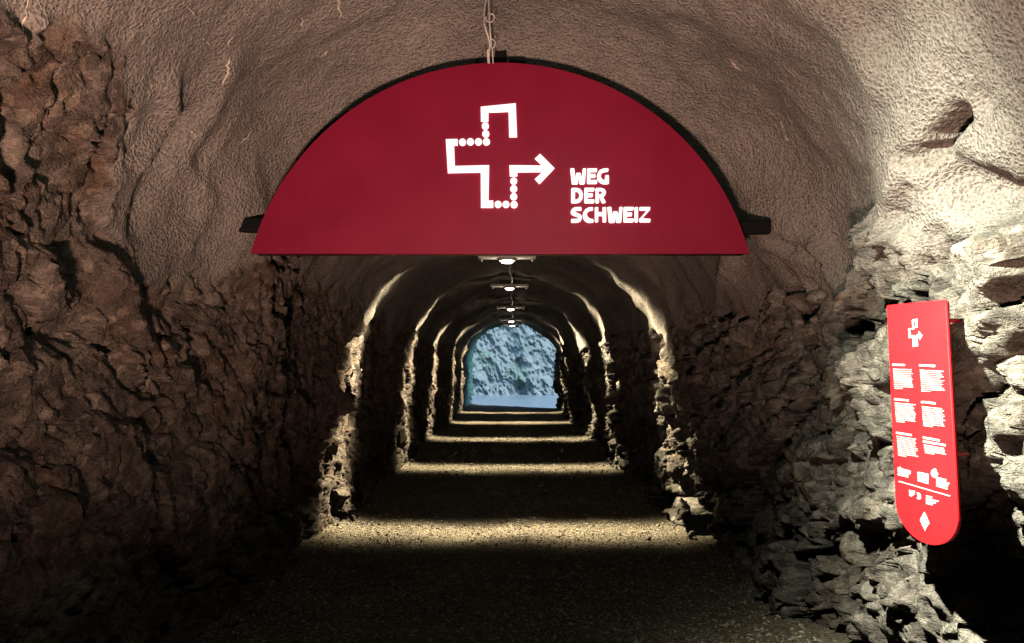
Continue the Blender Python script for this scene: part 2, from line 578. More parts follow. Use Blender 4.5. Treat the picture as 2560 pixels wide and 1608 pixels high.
# small sideways jitter gives real undercuts on raw rock
jit = np.zeros_like(V)
jit[rk, 1] = 0.020 * noise(P0[rk] * 9 + 3) + 0.030 * (h2 - 0.1)
jit[rk, 2] = 0.020 * noise(P0[rk] * 9 + 55) - 0.020 * h1
V += jit * rock[:, None]
VG = V.reshape(R, K, 3)
RKG = rock.reshape(R, K)

# split into the two walls and the vault
kL, kR = KW + 36, KW + KA - 36
def strip(name, k0, k1):
    v = VG[:, k0:k1].reshape(-1, 3)
    me = np_mesh(name, v, grid_faces(R, k1 - k0))
    fattr(me, "rock", RKG[:, k0:k1].reshape(-1))
    fattr(me, "portal_daylight", sstep(26.0, 28.0, v[:, 1]) * (v[:, 0] < 0.3))  # mask for the painted daylight near the opening
    o = link(name, me, mat=MAT_TUNNEL)
    return tag(o, kind="structure")
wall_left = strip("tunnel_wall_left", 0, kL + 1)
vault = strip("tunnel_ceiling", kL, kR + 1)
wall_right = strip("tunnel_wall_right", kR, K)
tag(wall_left, "dark brown broken rock wall on the left of the tunnel", "rock wall")
tag(vault, "sprayed concrete vault over the tunnel", "ceiling")
tag(wall_right, "grey broken rock wall on the right of the tunnel, brightly lit at its near end", "rock wall")

# rock face added to close the bore behind the viewer and keep daylight out
gx, gz = np.meshgrid(np.linspace(-2.6, 2.6, 60), np.linspace(-0.4, 4.0, 52))
pv = np.stack([gx, np.full_like(gx, -4.9), gz], -1).reshape(-1, 3)
hb, _ = facets(pv * 1.7 + 3, 0.6)
pv[:, 1] += 0.25 * hb + 0.1 * fbm(pv * 2, 3)
me = np_mesh("added_end_cap", pv, grid_faces(52, 60))
fattr(me, "rock", np.ones(len(pv)))
tag(link("added_end_cap", me, mat=MAT_TUNNEL), kind="structure")

# ------------------------------------------------------------------ gravel path
MAT_GROUND, t, b = new_mat("gravel_ground")
geo = N(t, "ShaderNodeNewGeometry")
n1 = N(t, "ShaderNodeTexNoise", inp={"Scale": 1.4, "Detail": 6.0})
n2 = N(t, "ShaderNodeTexVoronoi", inp={"Scale": 75.0})
n3 = N(t, "ShaderNodeTexNoise", inp={"Scale": 60.0, "Detail": 5.0, "Roughness": 0.7})
for q in (n1, n2, n3): t.links.new(geo.outputs["Position"], q.inputs["Vector"])
c = ramp(t, n2.outputs["Color"], [(0.1, (0.13, 0.11, 0.08)), (0.5, (0.29, 0.25, 0.185)), (0.9, (0.46, 0.41, 0.31))])
c = mixc(t, ramp(t, n1.outputs[0], [(0.35, (0, 0, 0)), (0.7, (0.6, 0.6, 0.6))]), c, (0.12, 0.095, 0.07))
c = mixc(t, 0.7, c, ramp(t, n3.outputs[0], [(0.3, (0.5, 0.48, 0.46)), (0.7, (1.15, 1.12, 1.05))]), 'MULTIPLY')
t.links.new(c, b.inputs["Base Color"])
b.inputs["Roughness"].default_value = 0.95
b.inputs["Specular IOR Level"].default_value = 0.15
bp = N(t, "ShaderNodeBump", inp={"Strength": 1.0, "Distance": 0.014})
t.links.new(math_n(t, 'ADD', n2.outputs["Distance"], n3.outputs[0]), bp.inputs["Height"])
t.links.new(bp.outputs[0], b.inputs["Normal"])


def floor_z(p):
    e = np.clip((np.abs(p[:, 0]) - 1.15) / 0.7, 0, 1)
    return 0.018 * fbm(p * np.array([1.3, 1.1, 0]) + 7, 3) + 0.006 * noise(p * np.array([9, 9, 0])) + 0.07 * e * e


fy = np.concatenate([np.arange(-5, 4, 0.12), np.arange(4, 9, 0.035), np.arange(9, 26.9, 0.07)])
fx = np.linspace(-2.3, 2.3, 110)
gx, gy = np.meshgrid(fx, fy)
gy = gy + sstep(23.5, 26.8, gy) * 3.0 * np.clip((1.65 - gx) / 3.3, 0, 1.1)
pv = np.stack([gx, gy, np.zeros_like(gx)], -1).reshape(-1, 3)
pv[:, 2] = floor_z(pv) - 0.5 * sstep(26.6, 26.9, np.repeat(fy, 110)) 
path = tag(link("gravel_path", np_mesh("gravel_path", pv, grid_faces(len(fy), 110)), mat=MAT_GROUND), kind="structure")

# loose gravel lying on it: too many stones to count
MAT_PEBBLE, t, b = new_mat("gravel_stones")
geo = N(t, "ShaderNodeNewGeometry")
c = ramp(t, geo.outputs["Random Per Island"], [(0.0, (0.12, 0.10, 0.075)), (0.35, (0.28, 0.245, 0.18)), (0.7, (0.42, 0.37, 0.28)), (0.93, (0.55, 0.50, 0.39)), (1.0, (0.45, 0.34, 0.15))])
t.links.new(c, b.inputs["Base Color"])
b.inputs["Roughness"].default_value = 0.85
n = 52000
py_ = np.concatenate([rng.uniform(4.0, 9.0, 34000), rng.uniform(9, 17.5, 18000)])
px_ = rng.uniform(-1.72, 1.68, n)
s = rng.gamma(2.2, 0.0021, n) + 0.0028
s = s * np.where(py_ > 9, 1.35, 1.0)
oct_v = np.array([[1, 0, 0], [-1, 0, 0], [0, 1, 0], [0, -1, 0], [0, 0, 1], [0, 0, -1]], float)
oct_f = np.array([[0, 2, 4], [2, 1, 4], [1, 3, 4], [3, 0, 4], [2, 0, 5], [1, 2, 5], [3, 1, 5], [0, 3, 5]])
vv = oct_v[None] * rng.uniform(0.55, 1.25, (n, 6, 1)) + rng.normal(0, 0.18, (n, 6, 3))
vv[:, :, 2] *= 0.62
a_ = rng.uniform(0, 6.28, n)
rx = vv[:, :, 0] * np.cos(a_)[:, None] - vv[:, :, 1] * np.sin(a_)[:, None]
ry = vv[:, :, 0] * np.sin(a_)[:, None] + vv[:, :, 1] * np.cos(a_)[:, None]
vv = np.stack([rx, ry, vv[:, :, 2]], -1) * s[:, None, None]
base = np.stack([px_, py_, np.zeros(n)], 1)
base[:, 2] = floor_z(base) + s * 0.30
vv += base[:, None, :]
ff = (oct_f[None] + (np.arange(n) * 6)[:, None, None]).reshape(-1, 3)
tag(link("gravel", np_mesh("gravel", vv.reshape(-1, 3), ff, smooth=False), mat=MAT_PEBBLE),
    "loose beige gravel strewn over the tunnel path", "gravel", kind="stuff")

# ------------------------------------------------------------------ single rocks in the walls
def rock_mesh(seed, sub=4):
    import bmesh
    r = np.random.default_rng(seed)
    bm = bmesh.new()
    bmesh.ops.create_icosphere(bm, subdivisions=sub, radius=1.0)
    me = bpy.data.meshes.new("rock")
    bm.to_mesh(me); bm.free()
    v = np.zeros(len(me.vertices) * 3, np.float32)
    me.vertices.foreach_get("co", v)
    v = v.reshape(-1, 3)
    for _ in range(18):
        d = r.normal(size=3); d /= np.linalg.norm(d)
        lim = r.uniform(0.34, 0.66)
        ex = np.clip(v @ d - lim, 0, None)
        v = v - ex[:, None] * d[None]
    h, _ = facets(v * 2.6 + seed * 3.1, 0.7)
    nn = v / (np.linalg.norm(v, axis=1)[:, None] + 1e-6)
    v = v + nn * (0.05 * h + 0.015 * fbm(v * 6.0 + seed, 3))[:, None]
    me.vertices.foreach_set("co", v.astype(np.float32).ravel())
    me.polygons.foreach_set("use_smooth", np.zeros(len(me.polygons), bool))
    me.materials.append(MAT_ROCK)
    me.update()
    return me


ROCKS = [rock_mesh(20 + i) for i in range(7)]
ROCKS_S = [rock_mesh(60 + i, 3) for i in range(6)]
# wall vertices as seen from the viewer, to seat rocks on the wall
Vn = V[(V[:, 1] > 1.5)]
c_, s_ = math.cos(PITCH), math.sin(PITCH)
qx, qy, qz = Vn[:, 0], Vn[:, 1], Vn[:, 2] - CAMZ
dep = qy * c_ + qz * s_
sx_ = CX + FPX * qx / dep
sy_ = CY - FPX * (-qy * s_ + qz * c_) / dep


def wall_at(px, py, tol=9):
    m = (np.abs(sx_ - px) < tol) & (np.abs(sy_ - py) < tol)
    if not m.any(): return None
    k = np.where(m)[0]
    return Vector(Vn[k[np.argmin(dep[k])]].tolist())


def put_rock(me, p, size, parent, rot=None):
    o = bpy.data.objects.new("rock", me)
    o.location = p
    o.rotation_euler = rot or (random.uniform(0, 6), random.uniform(0, 6), random.uniform(0, 6))
    o.scale = size
    col.objects.link(o)
    o.parent = parent
    return o


# (px, py, size across in metres, sink)
BIG = [(2500, 1180, (0.26, 0.20, 0.20), 0.05), (2540, 930, (0.22, 0.2, 0.18), 0.06),
       (2160, 1360, (0.20, 0.20, 0.22), 0.05), (2300, 1500, (0.20, 0.22, 0.2), 0.06),
       (2110, 1530, (0.17, 0.19, 0.2), 0.06), (2130, 760, (0.13, 0.15, 0.11), 0.05), (2170, 930, (0.11, 0.12, 0.1), 0.04),
       (2080, 1000, (0.12, 0.13, 0.1), 0.04), (2000, 1170, (0.15, 0.18, 0.14), 0.05), (2130, 1130, (0.12, 0.12, 0.09), 0.04),
       (1960, 980, (0.16, 0.16, 0.13), 0.06), (1900, 1300, (0.18, 0.2, 0.16), 0.06), (2030, 1420, (0.16, 0.15, 0.13), 0.05),
       (1990, 760, (0.16, 0.18, 0.2), 0.09), (1850, 830, (0.16, 0.2, 0.25), 0.12),
       (60, 930, (0.20, 0.2, 0.12), 0.08), (430, 880, (0.10, 0.1, 0.12), 0.03), (230, 1030, (0.2, 0.2, 0.11), 0.09), (560, 1180, (0.22, 0.2, 0.22), 0.12),
       (120, 1330, (0.26, 0.24, 0.2), 0.14), (640, 1350, (0.18, 0.2, 0.16), 0.07), (500, 1490, (0.22, 0.22, 0.18), 0.10), (330, 660, (0.14, 0.14, 0.1), 0.07),
       (860, 1000, (0.15, 0.2, 0.16), 0.06), (845, 1120, (0.14, 0.16, 0.2), 0.05), (850, 1230, (0.16, 0.18, 0.2), 0.05), (1680, 1180, (0.13, 0.16, 0.2), 0.05), (1660, 1020, (0.12, 0.15, 0.16), 0.05), (1700, 1280, (0.13, 0.16, 0.14), 0.03),
       (1000, 1020, (0.14, 0.16, 0.2), 0.05), (1010, 1100, (0.14, 0.16, 0.18), 0.05), (1535, 1080, (0.12, 0.15, 0.2), 0.04)]
for i, (px, py, sz, sink) in enumerate(BIG):
    p = wall_at(px, py)
    if p is None: continue
    sg = 1 if p.x > 0 else -1
    q = p + Vector((sg * sink, 0, 0))
    if sg > 0 and 2.45 < p.y < 3.4 and 0.6 < p.z < 2.0:
        q.x = max(q.x, 1.66 + max(sz) * 0.75)
    if sg > 0 and p.y < 5: sz = (0.75 * sz[0], 1.1 * sz[1], 0.62 * sz[2])
    put_rock(ROCKS[i % len(ROCKS)], q, sz, wall_right if sg > 0 else wall_left,
             (random.uniform(-0.5, 0.5), random.uniform(-0.6, 0.6), random.uniform(0, 6)))
# smaller ones, thicker towards the foot of the walls
cnt = 0
while cnt < 95:
    sg = random.choice((-1, 1))
    y = 2.3 + 10.5 * random.random() ** 1.6
    r_ = np.searchsorted(rows, y)
    z = 0.02 + 1.75 * random.random() ** 1.8
    kk = np.argmin(np.abs(VG[r_, :KW, 2] - z)) if sg < 0 else KW + KA + np.argmin(np.abs(VG[r_, KW + KA:, 2] - z))
    p = Vector(VG[r_, kk].tolist())
    sz = random.uniform(0.035, 0.10) * (1.25 if z < 0.3 else 1.0)
    q = p + Vector((sg * sz * 0.35, 0, 0))
    cnt += 1
    if sg > 0 and y < 4.6 and z > 0.15: continue
    if sg > 0 and 2.4 < y < 3.45 and 0.6 < z < 2.1: q.x = max(q.x, 1.65 + sz)
    put_rock(ROCKS_S[cnt % len(ROCKS_S)], q, (sz, sz * random.uniform(0.7, 1.3), sz * random.uniform(0.5, 0.9)), wall_right if sg > 0 else wall_left)
# rubble along the foot of the walls
for i in range(70):
    sg = random.choice((-1, 1))
    y = random.uniform(4.2, 13)
    w = np.interp(y, rows, WL if sg < 0 else WR)
    sz = random.uniform(0.02, 0.06)
    x = sg * (w - 0.10 * random.random() - 0.02)
    put_rock(ROCKS_S[i % len(ROCKS_S)], Vector((x, y, 0.045 + sz * 0.2)), (sz, sz, sz * 0.7), path)

# pale lime runs on the vault
MAT_LIME = simple_mat("lime_deposit", (0.62, 0.53, 0.42), 0.7, var=0.2, vscale=60)
def lime(px0, py0, px1, py1, w):
    a, b_ = wall_at(px0, py0, 12), wall_at(px1, py1, 12)
    if a is None or b_ is None: return
    L = max(4, int((b_ - a).length / 0.012))
    pts, rad = [], []
    for k in range(L + 1):
        f = k / L
        q = wall_at(px0 + (px1 - px0) * f + random.uniform(-2, 2), py0 + (py1 - py0) * f, 14)
        if q is None: continue
        n_ = (Vector((0, q.y - 0.5, 1.5)) - q).normalized()
        pts.append(q + n_ * 0.004)
        rad.append(w * (0.25 + random.random()) * math.sin(math.pi * (0.12 + 0.8 * f)))
    if len(pts) < 3: return
    v, f_ = [], []
    for q, r0 in zip(pts, rad):
        nn = (Vector((0, q.y - 0.5, 1.5)) - q).normalized()
        d = (pts[-1] - pts[0]).normalized()
        s0 = d.cross(nn).normalized()
        for k in range(6):
            an = math.pi * 2 * k / 6
            v.append(tuple(q + s0 * r0 * math.cos(an) + nn * 0.35 * r0 * math.sin(an)))
    for i in range(len(pts) - 1):
        for k in range(6):
            f_.append((i * 6 + k, i * 6 + (k + 1) % 6, (i + 1) * 6 + (k + 1) % 6, (i + 1) * 6 + k))
    me = bpy.data.meshes.new("lime_run")
    me.from_pydata(v, [], f_); me.update()
    for p in me.polygons: p.use_smooth = True
    link("lime_run", me, parent=vault, mat=MAT_LIME)
for a in [(583, 160, 570, 222, 0.010), (592, 100, 580, 125, 0.006), (855, 5, 862, 55, 0.007), (815, 150, 830, 140, 0.009), (1815, 160, 1842, 190, 0.005),
          (1942, 315, 1950, 335, 0.006), (1952, 350, 1960, 366, 0.004), (520, 105, 535, 125, 0.008), (615, 368, 640, 340, 0.005), (760, 55, 772, 80, 0.005),
          (475, 25, 520, 60, 0.004), (80, 10, 60, 90, 0.006), (490, 335, 500, 350, 0.012)]:
    lime(*a)

# ------------------------------------------------------------------ overhead sign
MAT_RED = simple_mat("sign_red_enamel", (0.205, 0.005, 0.029), 0.45, var=0.08, vscale=3)
MAT_RED.node_tree.nodes['Principled BSDF'].inputs['Specular IOR Level'].default_value = 0.25
MAT_REDEDGE = simple_mat("sign_edge_red", (0.16, 0.008, 0.016), 0.45)
MAT_BLACK = simple_mat("black_steel", (0.006, 0.006, 0.007), 0.55)
MAT_BLACK.node_tree.nodes["Principled BSDF"].inputs["Specular IOR Level"].default_value = 0.1
MAT_GLOW = simple_mat("lit_white_acrylic", (0.2, 0.2, 0.2), 0.3, emit=(1.0, 0.97, 0.90), es=1.25)
_t = MAT_GLOW.node_tree                                   # letter rims set to glow more than their faces, imitating lens bloom
_tc = N(_t, "ShaderNodeTexCoord"); _sx = N(_t, "ShaderNodeSeparateXYZ")
_t.links.new(_tc.outputs["Normal"], _sx.inputs[0])
_es = math_n(_t, 'MULTIPLY_ADD', math_n(_t, 'LESS_THAN', _sx.outputs[2], 0.5), 1.3, 1.2)
_t.links.new(_es, _t.nodes["Principled BSDF"].inputs["Emission Strength"])
MAT_CABLE = simple_mat("pale_grey_cable", (0.62, 0.58, 0.52), 0.45)
MAT_STEEL = simple_mat("brushed_steel", (0.55, 0.55, 0.53), 0.38, metal=0.8, var=0.15, vscale=50)

SY = 4.2
sign = empty("overhead_sign", at(1250, 636, SY))
tag(sign, "large dark red arched sign with lit cross arrow and white lettering hung across the tunnel", "sign")
SO = sign.location.copy()
sign_frame = Matrix(((1, 0, 0), (0, 0, -1), (0, 1, 0))).to_4x4()      # local XY -> world XZ, local Z -> towards viewer


def sp(px, py, Y=SY):
    p = at(px, py, Y) - SO
    return (p.x, p.z)


x0, z0 = sp(627, 634); x1, _ = sp(1873, 634); _, zt = sp(1250, 157)
h_ = zt - z0; wd = (x1 - x0) / 2; Rr = (wd * wd + h_ * h_) / (2 * h_); cxs = (x0 + x1) / 2; czs = zt - Rr
a0 = math.asin((z0 - czs) / Rr)
outl = [(cxs + Rr * math.cos(a0 + (math.pi - 2 * a0) * k / 96), czs + Rr * math.sin(a0 + (math.pi - 2 * a0) * k / 96)) for k in range(97)]


def sign_part(name, loops, depth, front, mat, parent, bevel=0.0):
    me = flat_mesh(name, loops, depth - 2 * bevel, bevel, -0.0013 if mat is MAT_GLOW else 0.0)
    o = link(name, me, mat=mat)
    o.parent = parent
    M = sign_frame.copy()
    M.translation = Vector((0, -(front - depth / 2), 0))
    o.matrix_local = M if parent is sign else parent.matrix_local.inverted() @ M
    return o


board = sign_part("sign_board", [outl], 0.012, 0.0, MAT_RED, sign, bevel=0.002)
case_ = sign_part("sign_case", [[(cxs + (p[0] - cxs) * 0.993, max(p[1] - 0.004, z0 + 0.004)) for p in outl]], 0.11, -0.0125, MAT_REDEDGE, sign)

LC = lambda p: sp(1400 + p[0] / 8.404, 400 + p[1] / 8.404)
W_ = [(210, 190), (225, 180), (290, 178), (303, 190), (325, 365), (335, 285), (350, 272), (425, 272), (437, 285), (458, 365), (472, 190), (485, 180), (540, 180), (550, 190), (525, 500), (505, 520), (420, 520), (402, 505), (392, 410), (378, 505), (360, 522), (260, 522), (243, 505)]
E_ = [(565, 195), (582, 180), (770, 180), (782, 192), (782, 240), (765, 262), (640, 262), (640, 295), (735, 295), (748, 308), (748, 365), (735, 382), (640, 382), (640, 422), (770, 422), (782, 435), (782, 490), (760, 512), (580, 512), (562, 495)]
G_ = [(1020, 190), (1005, 178), (900, 185), (830, 215), (785, 280), (770, 350), (785, 420), (820, 475), (875, 510), (930, 518), (1010, 515), (1028, 500), (1028, 335), (1012, 320), (960, 322), (945, 335), (938, 418), (915, 425), (880, 400), (855, 350), (865, 310), (895, 275), (940, 262), (1000, 255), (1018, 240)]
D_ = [[(232, 605), (250, 590), (350, 588), (420, 610), (470, 670), (487, 750), (470, 835), (425, 890), (360, 915), (250, 918), (230, 900)], [(318, 675), (318, 835), (350, 832), (390, 800), (402, 750), (390, 700), (355, 675)]]
R_ = [[(742, 605), (760, 590), (860, 590), (925, 610), (962, 655), (965, 705), (945, 755), (905, 785), (962, 885), (950, 912), (890, 918), (870, 900), (825, 790), (822, 900), (805, 918), (755, 918), (742, 905)], [(812, 660), (812, 722), (855, 720), (885, 690), (860, 662)]]
S_ = [(452, 1000), (440, 990), (320, 992), (255, 1020), (222, 1080), (225, 1135), (260, 1170), (370, 1210), (385, 1225), (370, 1237), (250, 1238), (228, 1255), (228, 1310), (250, 1328), (370, 1325), (430, 1295), (462, 1240), (460, 1185), (430, 1145), (330, 1100), (318, 1085), (335, 1075), (440, 1075), (455, 1060)]
C_ = [(695, 1005), (680, 992), (600, 998), (530, 1035), (485, 1100), (472, 1170), (490, 1250), (535, 1305), (600, 1330), (690, 1325), (705, 1310), (705, 1260), (690, 1245), (620, 1230), (580, 1195), (565, 1150), (580, 1105), (615, 1080), (680, 1072), (698, 1055)]
H_ = [(728, 1005), (742, 992), (795, 992), (805, 1005), (805, 1098), (890, 1098), (888, 1005), (905, 992), (960, 992), (972, 1005), (972, 1300), (955, 1318), (905, 1318), (890, 1305), (890, 1185), (805, 1185), (805, 1300), (785, 1318), (740, 1318), (728, 1300)]
I_ = [(1562, 1005), (1578, 992), (1630, 992), (1640, 1005), (1640, 1300), (1625, 1318), (1575, 1318), (1562, 1300)]
Z_ = [(1662, 1005), (1678, 990), (1885, 990), (1895, 1003), (1890, 1060), (1750, 1215), (1755, 1230), (1890, 1235), (1900, 1248), (1898, 1305), (1880, 1318), (1680, 1318), (1662, 1300), (1662, 1240), (1800, 1085), (1795, 1072), (1675, 1072), (1662, 1058)]
sh = lambda L, dx, dy, k=1.0, o=0: [((p[0] - o) * k + o + dx, p[1] + dy) for p in L]
letters = [[W_], [E_], [G_], D_, [sh(E_, -57, 406)], R_, [S_], [C_], [H_], [sh(W_, 780, 808, 0.956, 210)], [sh(E_, 766, 808)], [I_], [Z_]]
for L in letters:
    sign_part("letter", [[LC(p) for p in lp] for lp in L], 0.009, 0.0095, MAT_GLOW, board)
XC = lambda p: sp(1090 + p[0] / 5.044, 240 + p[1] / 5.044)
for L in ([(565, 330), (562, 140), (1008, 95), (1025, 525), (920, 525), (912, 205), (665, 215), (662, 330)],
          [(275, 545), (275, 632), (230, 632), (240, 885), (672, 875), (665, 1320), (725, 1320), (725, 1415), (565, 1415), (562, 970), (148, 978), (122, 548)],
          [(928, 1018), (922, 875), (1335, 880), (1243, 795), (1312, 730), (1497, 915), (1305, 1118), (1243, 1052), (1335, 965), (1030, 968), (1028, 1018)]):
    sign_part("cross_stroke", [[XC(p) for p in L]], 0.009, 0.0095, MAT_GLOW, board)
for (dx, dy) in [(622, 383), (628, 482), (636, 582), (536, 582), (435, 582), (335, 587), (980, 1076), (980, 1175), (980, 1273), (985, 1373), (882, 1370), (783, 1370)]:
    sign_part("cross_dot", [[XC((dx + 47 * math.cos(k * math.pi / 10), dy + 47 * math.sin(k * math.pi / 10))) for k in range(20)]], 0.009, 0.0095, MAT_GLOW, board)

# holders behind the board: post to the vault and an arm to each wall
def sign_box(name, px0, py0, px1, py1, Y, dy, mat, bev=0.006):
    a, b_ = at(px0, py1, Y) - SO, at(px1, py0, Y) - SO
    me = box_mesh(name, b_.x - a.x, dy, b_.z - a.z, bev)
    o = link(name, me, mat=mat)
    o.parent = sign
    o.location = ((a.x + b_.x) / 2, Y - SY, (a.z + b_.z) / 2)
    return o
sign_box("hanging_post", 1237, 60, 1266, 330, 4.37, 0.06, MAT_BLACK)
sign_box("side_arm", 592, 545, 720, 582, 4.33, 0.06, MAT_BLACK, 0.012)
sign_box("side_arm", 1800, 552, 1925, 586, 4.33, 0.06, MAT_BLACK, 0.012)
sign_box("cable_clip", 1272, 150, 1314, 164, 4.30, 0.03, MAT_BLACK)

# cables that feed the sign
cab = empty("power_cable", at(1228, 150, 4.19))
tag(cab, "pale twisted power cables with loose loops dropping from the ceiling to the arched sign", "cable")
CO = cab.location.copy()
cq = lambda pts, Y=4.08: [at(1140 + x / 8.404, y / 8.404, Y + dy) - CO for x, y, dy in pts]
for pts, r in [([(650, -160, -.55), (635, 0, -.42), (600, 200, -.25), (590, 430, -.1), (620, 600, -.03), (690, 830, 0), (710, 1000, 0), (690, 1150, 0), (700, 1330, 0.05)], 0.0042),
               ([(670, -160, -.55), (680, 0, -.42), (695, 250, -.22), (705, 480, -.1), (720, 700, -.02), (735, 850, 0), (725, 1000, .005), (665, 1080, .005), (680, 1330, 0.05)], 0.0040),
               ([(720, 300, -.2), (775, 300, -.2), (805, 370, -.18), (770, 450, -.15), (700, 465, -.14), (640, 440, -.15), (625, 360, -.18)], 0.0028),
               ([(735, 820, 0), (800, 850, 0), (825, 910, 0), (800, 990, 0), (745, 1015, 0)], 0.0030),
               ([(750, 1000, 0.0), (765, 1100, 0), (780, 1330, 0.05)], 0.0030)]:
    link("cable_strand", tube_mesh("cable_strand", cq(pts), r), parent=cab, mat=MAT_CABLE)
link("cable_strand", tube_mesh("cable_strand", cq([(560, 1120, 0), (570, 1200, 0), (640, 1320, 0.03)]), 0.003), parent=cab, mat=MAT_BLACK)

# ------------------------------------------------------------------ information panel on the right wall
MAT_PRED = simple_mat("panel_bright_red", (0.78, 0.010, 0.016), 0.55, var=0.03, vscale=4)
MAT_PEDGE = simple_mat("panel_edge_red", (0.45, 0.01, 0.03), 0.4)
MAT_PRINT = simple_mat("white_print", (0.62, 0.62, 0.60), 0.6)
pTL = at(2217, 764, 3.10); pTR = at(2367.5, 749, 2.72)
U = (pTR - pTL); U.z = 0; U.normalize()
Vd = Vector((0.03, 0.0, 1.0)); Vd = (Vd - U * Vd.dot(U)).normalized()
Nn = U.cross(Vd).normalized()
if Nn.dot(Vector((0, 0, CAMZ)) - pTL) < 0: Nn.negate()
PM = Matrix((U, Vd, Nn)).transposed().to_4x4()
PM.translation = pTL
PMi = PM.inverted()


def pp(px, py):
    q = PMi @ on_plane(px, py, pTL, Nn)
    return (q.x, q.y)


panel = empty("information_panel", mw=PM)
tag(panel, "bright red upright information panel with rounded foot and small white text on the right wall", "panel")
cp = lambda x, y: pp(2180 + x / 2.224, 720 + y / 2.224)
tl, tr = cp(83, 98), cp(417, 65)
bl, br = cp(140, 1180), cp(475, 1240)
pw_, yb = (tr[0] + br[0]) / 2 - (tl[0] + bl[0]) / 2, min(bl[1], br[1])
shx = ((bl[0] - tl[0]) + (br[0] - tr[0])) / 2
print("panel", tl, tr, bl, br, cp(345, 1438))
apex = cp(345, 1438)
top_y = (tl[1] + tr[1]) / 2
lb, rb = tl[0] + shx, tl[0] + shx + pw_
arc_h = yb - apex[1]
outp = [(tl[0], tl[1]), (lb, yb)] + [((lb + rb) / 2 - pw_ / 2 * math.cos(a), yb - arc_h * math.sin(a)) for a in np.linspace(0, math.pi, 30)[1:-1]] + [(rb, yb), (tl[0] + pw_, tr[1])]


def panel_part(name, loops, depth, front, mat, parent, bevel=0.0):
    me = flat_mesh(name, loops, depth - 2 * bevel, bevel)
    o = link(name, me, mat=mat)
    o.parent = parent
    M = Matrix.Translation((0, 0, front - depth / 2))
    o.matrix_local = M if parent is panel else parent.matrix_local.inverted() @ M
    return o


pboard = panel_part("board", [outp], 0.008, 0.0, MAT_PRED, panel, 0.001)
cpx = sum(p[0] for p in outp) / len(outp); cpy = sum(p[1] for p in outp) / len(outp)
panel_part("back_plate", [[(cpx + (p[0] - cpx) * 0.975, cpy + (p[1] - cpy) * 0.994) for p in outp]], 0.006, -0.011, MAT_PEDGE, panel)
for fx_, fy_ in ((0.15, 0.1), (0.85, 0.1), (0.15, 0.72), (0.85, 0.72)):
    q = Vector((tl[0] + pw_ * fx_ + shx * fy_, tl[1] + (yb - tl[1]) * fy_, -0.02))
    o = link("standoff", tube_mesh("standoff", [(0, 0, 0.01), (0, 0, -0.07)], 0.008, 10), parent=panel, mat=MAT_PEDGE)
    o.matrix_local = Matrix.Translation(q)


def merged(name, polys, parent):
    """thin printed shapes of one block of print"""
    me = flat_mesh(name, polys, 0.0012, 0)
    o = link(name, me, mat=MAT_PRINT)
    o.parent = parent
    o.matrix_local = parent.matrix_local.inverted() @ Matrix.Translation((0, 0, 0.0022))
    return o


def lerp2(a, b_, f): return (a[0] + (b_[0] - a[0]) * f, a[1] + (b_[1] - a[1]) * f)


def bar(a, b_, hh):
    return [(a[0], a[1] + hh / 2), (b_[0], b_[1] + hh / 2), (b_[0], b_[1] - hh / 2), (a[0], a[1] - hh / 2)]


def words(a, b_, hh, r):
    out, x = [], 0.0
    L = math.hypot(b_[0] - a[0], b_[1] - a[1])
    while x < L - 0.004:
        w = min(r.uniform(0.010, 0.032), L - x)
        out.append(bar(lerp2(a, b_, x / L), lerp2(a, b_, (x + w) / L), hh))
        x += w + 0.0032
    return out


pr_ = random.Random(4)
# text blocks: heading bar (left x, right x, y), body (x0 top, x1 top, y top right/left, bottom y left, lines)
for (hx0, hx1, hy, bx0, bx1, by0, by1, n_l, slope) in [
        (117, 187, 427, 120, 232, 452, 558, 11, 0.03), (266, 356, 430, 270, 402, 457, 574, 12, 0.05),
        (127, 207, 619, 130, 245, 640, 742, 11, 0.09), (277, 355, 634, 281, 408, 660, 766, 11, 0.11),
        (137, 224, 805, 141, 252, 825, 930, 11, 0.16), (287, 380, 832, 291, 418, 873, 915, 5, 0.18)]:
    hs_ = 0.0
    merged("text_heading", words(cp(hx0, hy - 0), cp(hx1, hy + (hx1 - hx0) * slope), 0.0075, pr_), pboard)
    if n_l == 5:
        merged("text_heading", words(cp(hx0, hy + 21), cp(413, hy + 21 + (413 - hx0) * slope), 0.0075, pr_), pboard)
    polys = []
    for k in range(n_l):
        f = k / (n_l - 1)
        y_ = by0 + (by1 - by0) * f
        dx_ = 8 * f
        fr_ = pr_.uniform(0.86, 1.0) if k < n_l - 1 else 0.4
        xe = bx0 + (bx1 - bx0) * fr_
        polys += words(cp(bx0 + dx_, y_), cp(xe + dx_, y_ + (xe - bx0) * slope), 0.0030 * (106 / (by1 - by0) if n_l > 5 else 1.0), pr_)
    merged("text_block", polys, pboard)
c6 = lambda x, y: pp(2200 + x / 6.05, 1130 + y / 6.05)
poly6 = lambda L: [c6(*p) for p in L]
merged("text_logo", [poly6([(278, 235), (468, 285), (468, 340), (278, 300)]), poly6([(278, 312), (435, 345), (435, 392), (278, 352)]), poly6([(300, 225), (325, 228), (325, 243), (300, 236)])], pboard)
merged("text_logo", [poly6([(577, 300), (625, 308), (630, 455), (585, 450)]), poly6([(634, 310), (660, 315), (663, 465), (638, 458)]), poly6([(666, 318), (740, 335), (740, 490), (669, 468)])], pboard)
merged("text_logo", [poly6([(780, 330), (790, 280), (815, 262), (835, 250), (862, 265), (868, 305), (890, 325), (880, 375), (850, 372), (825, 390), (795, 370)])], pboard)
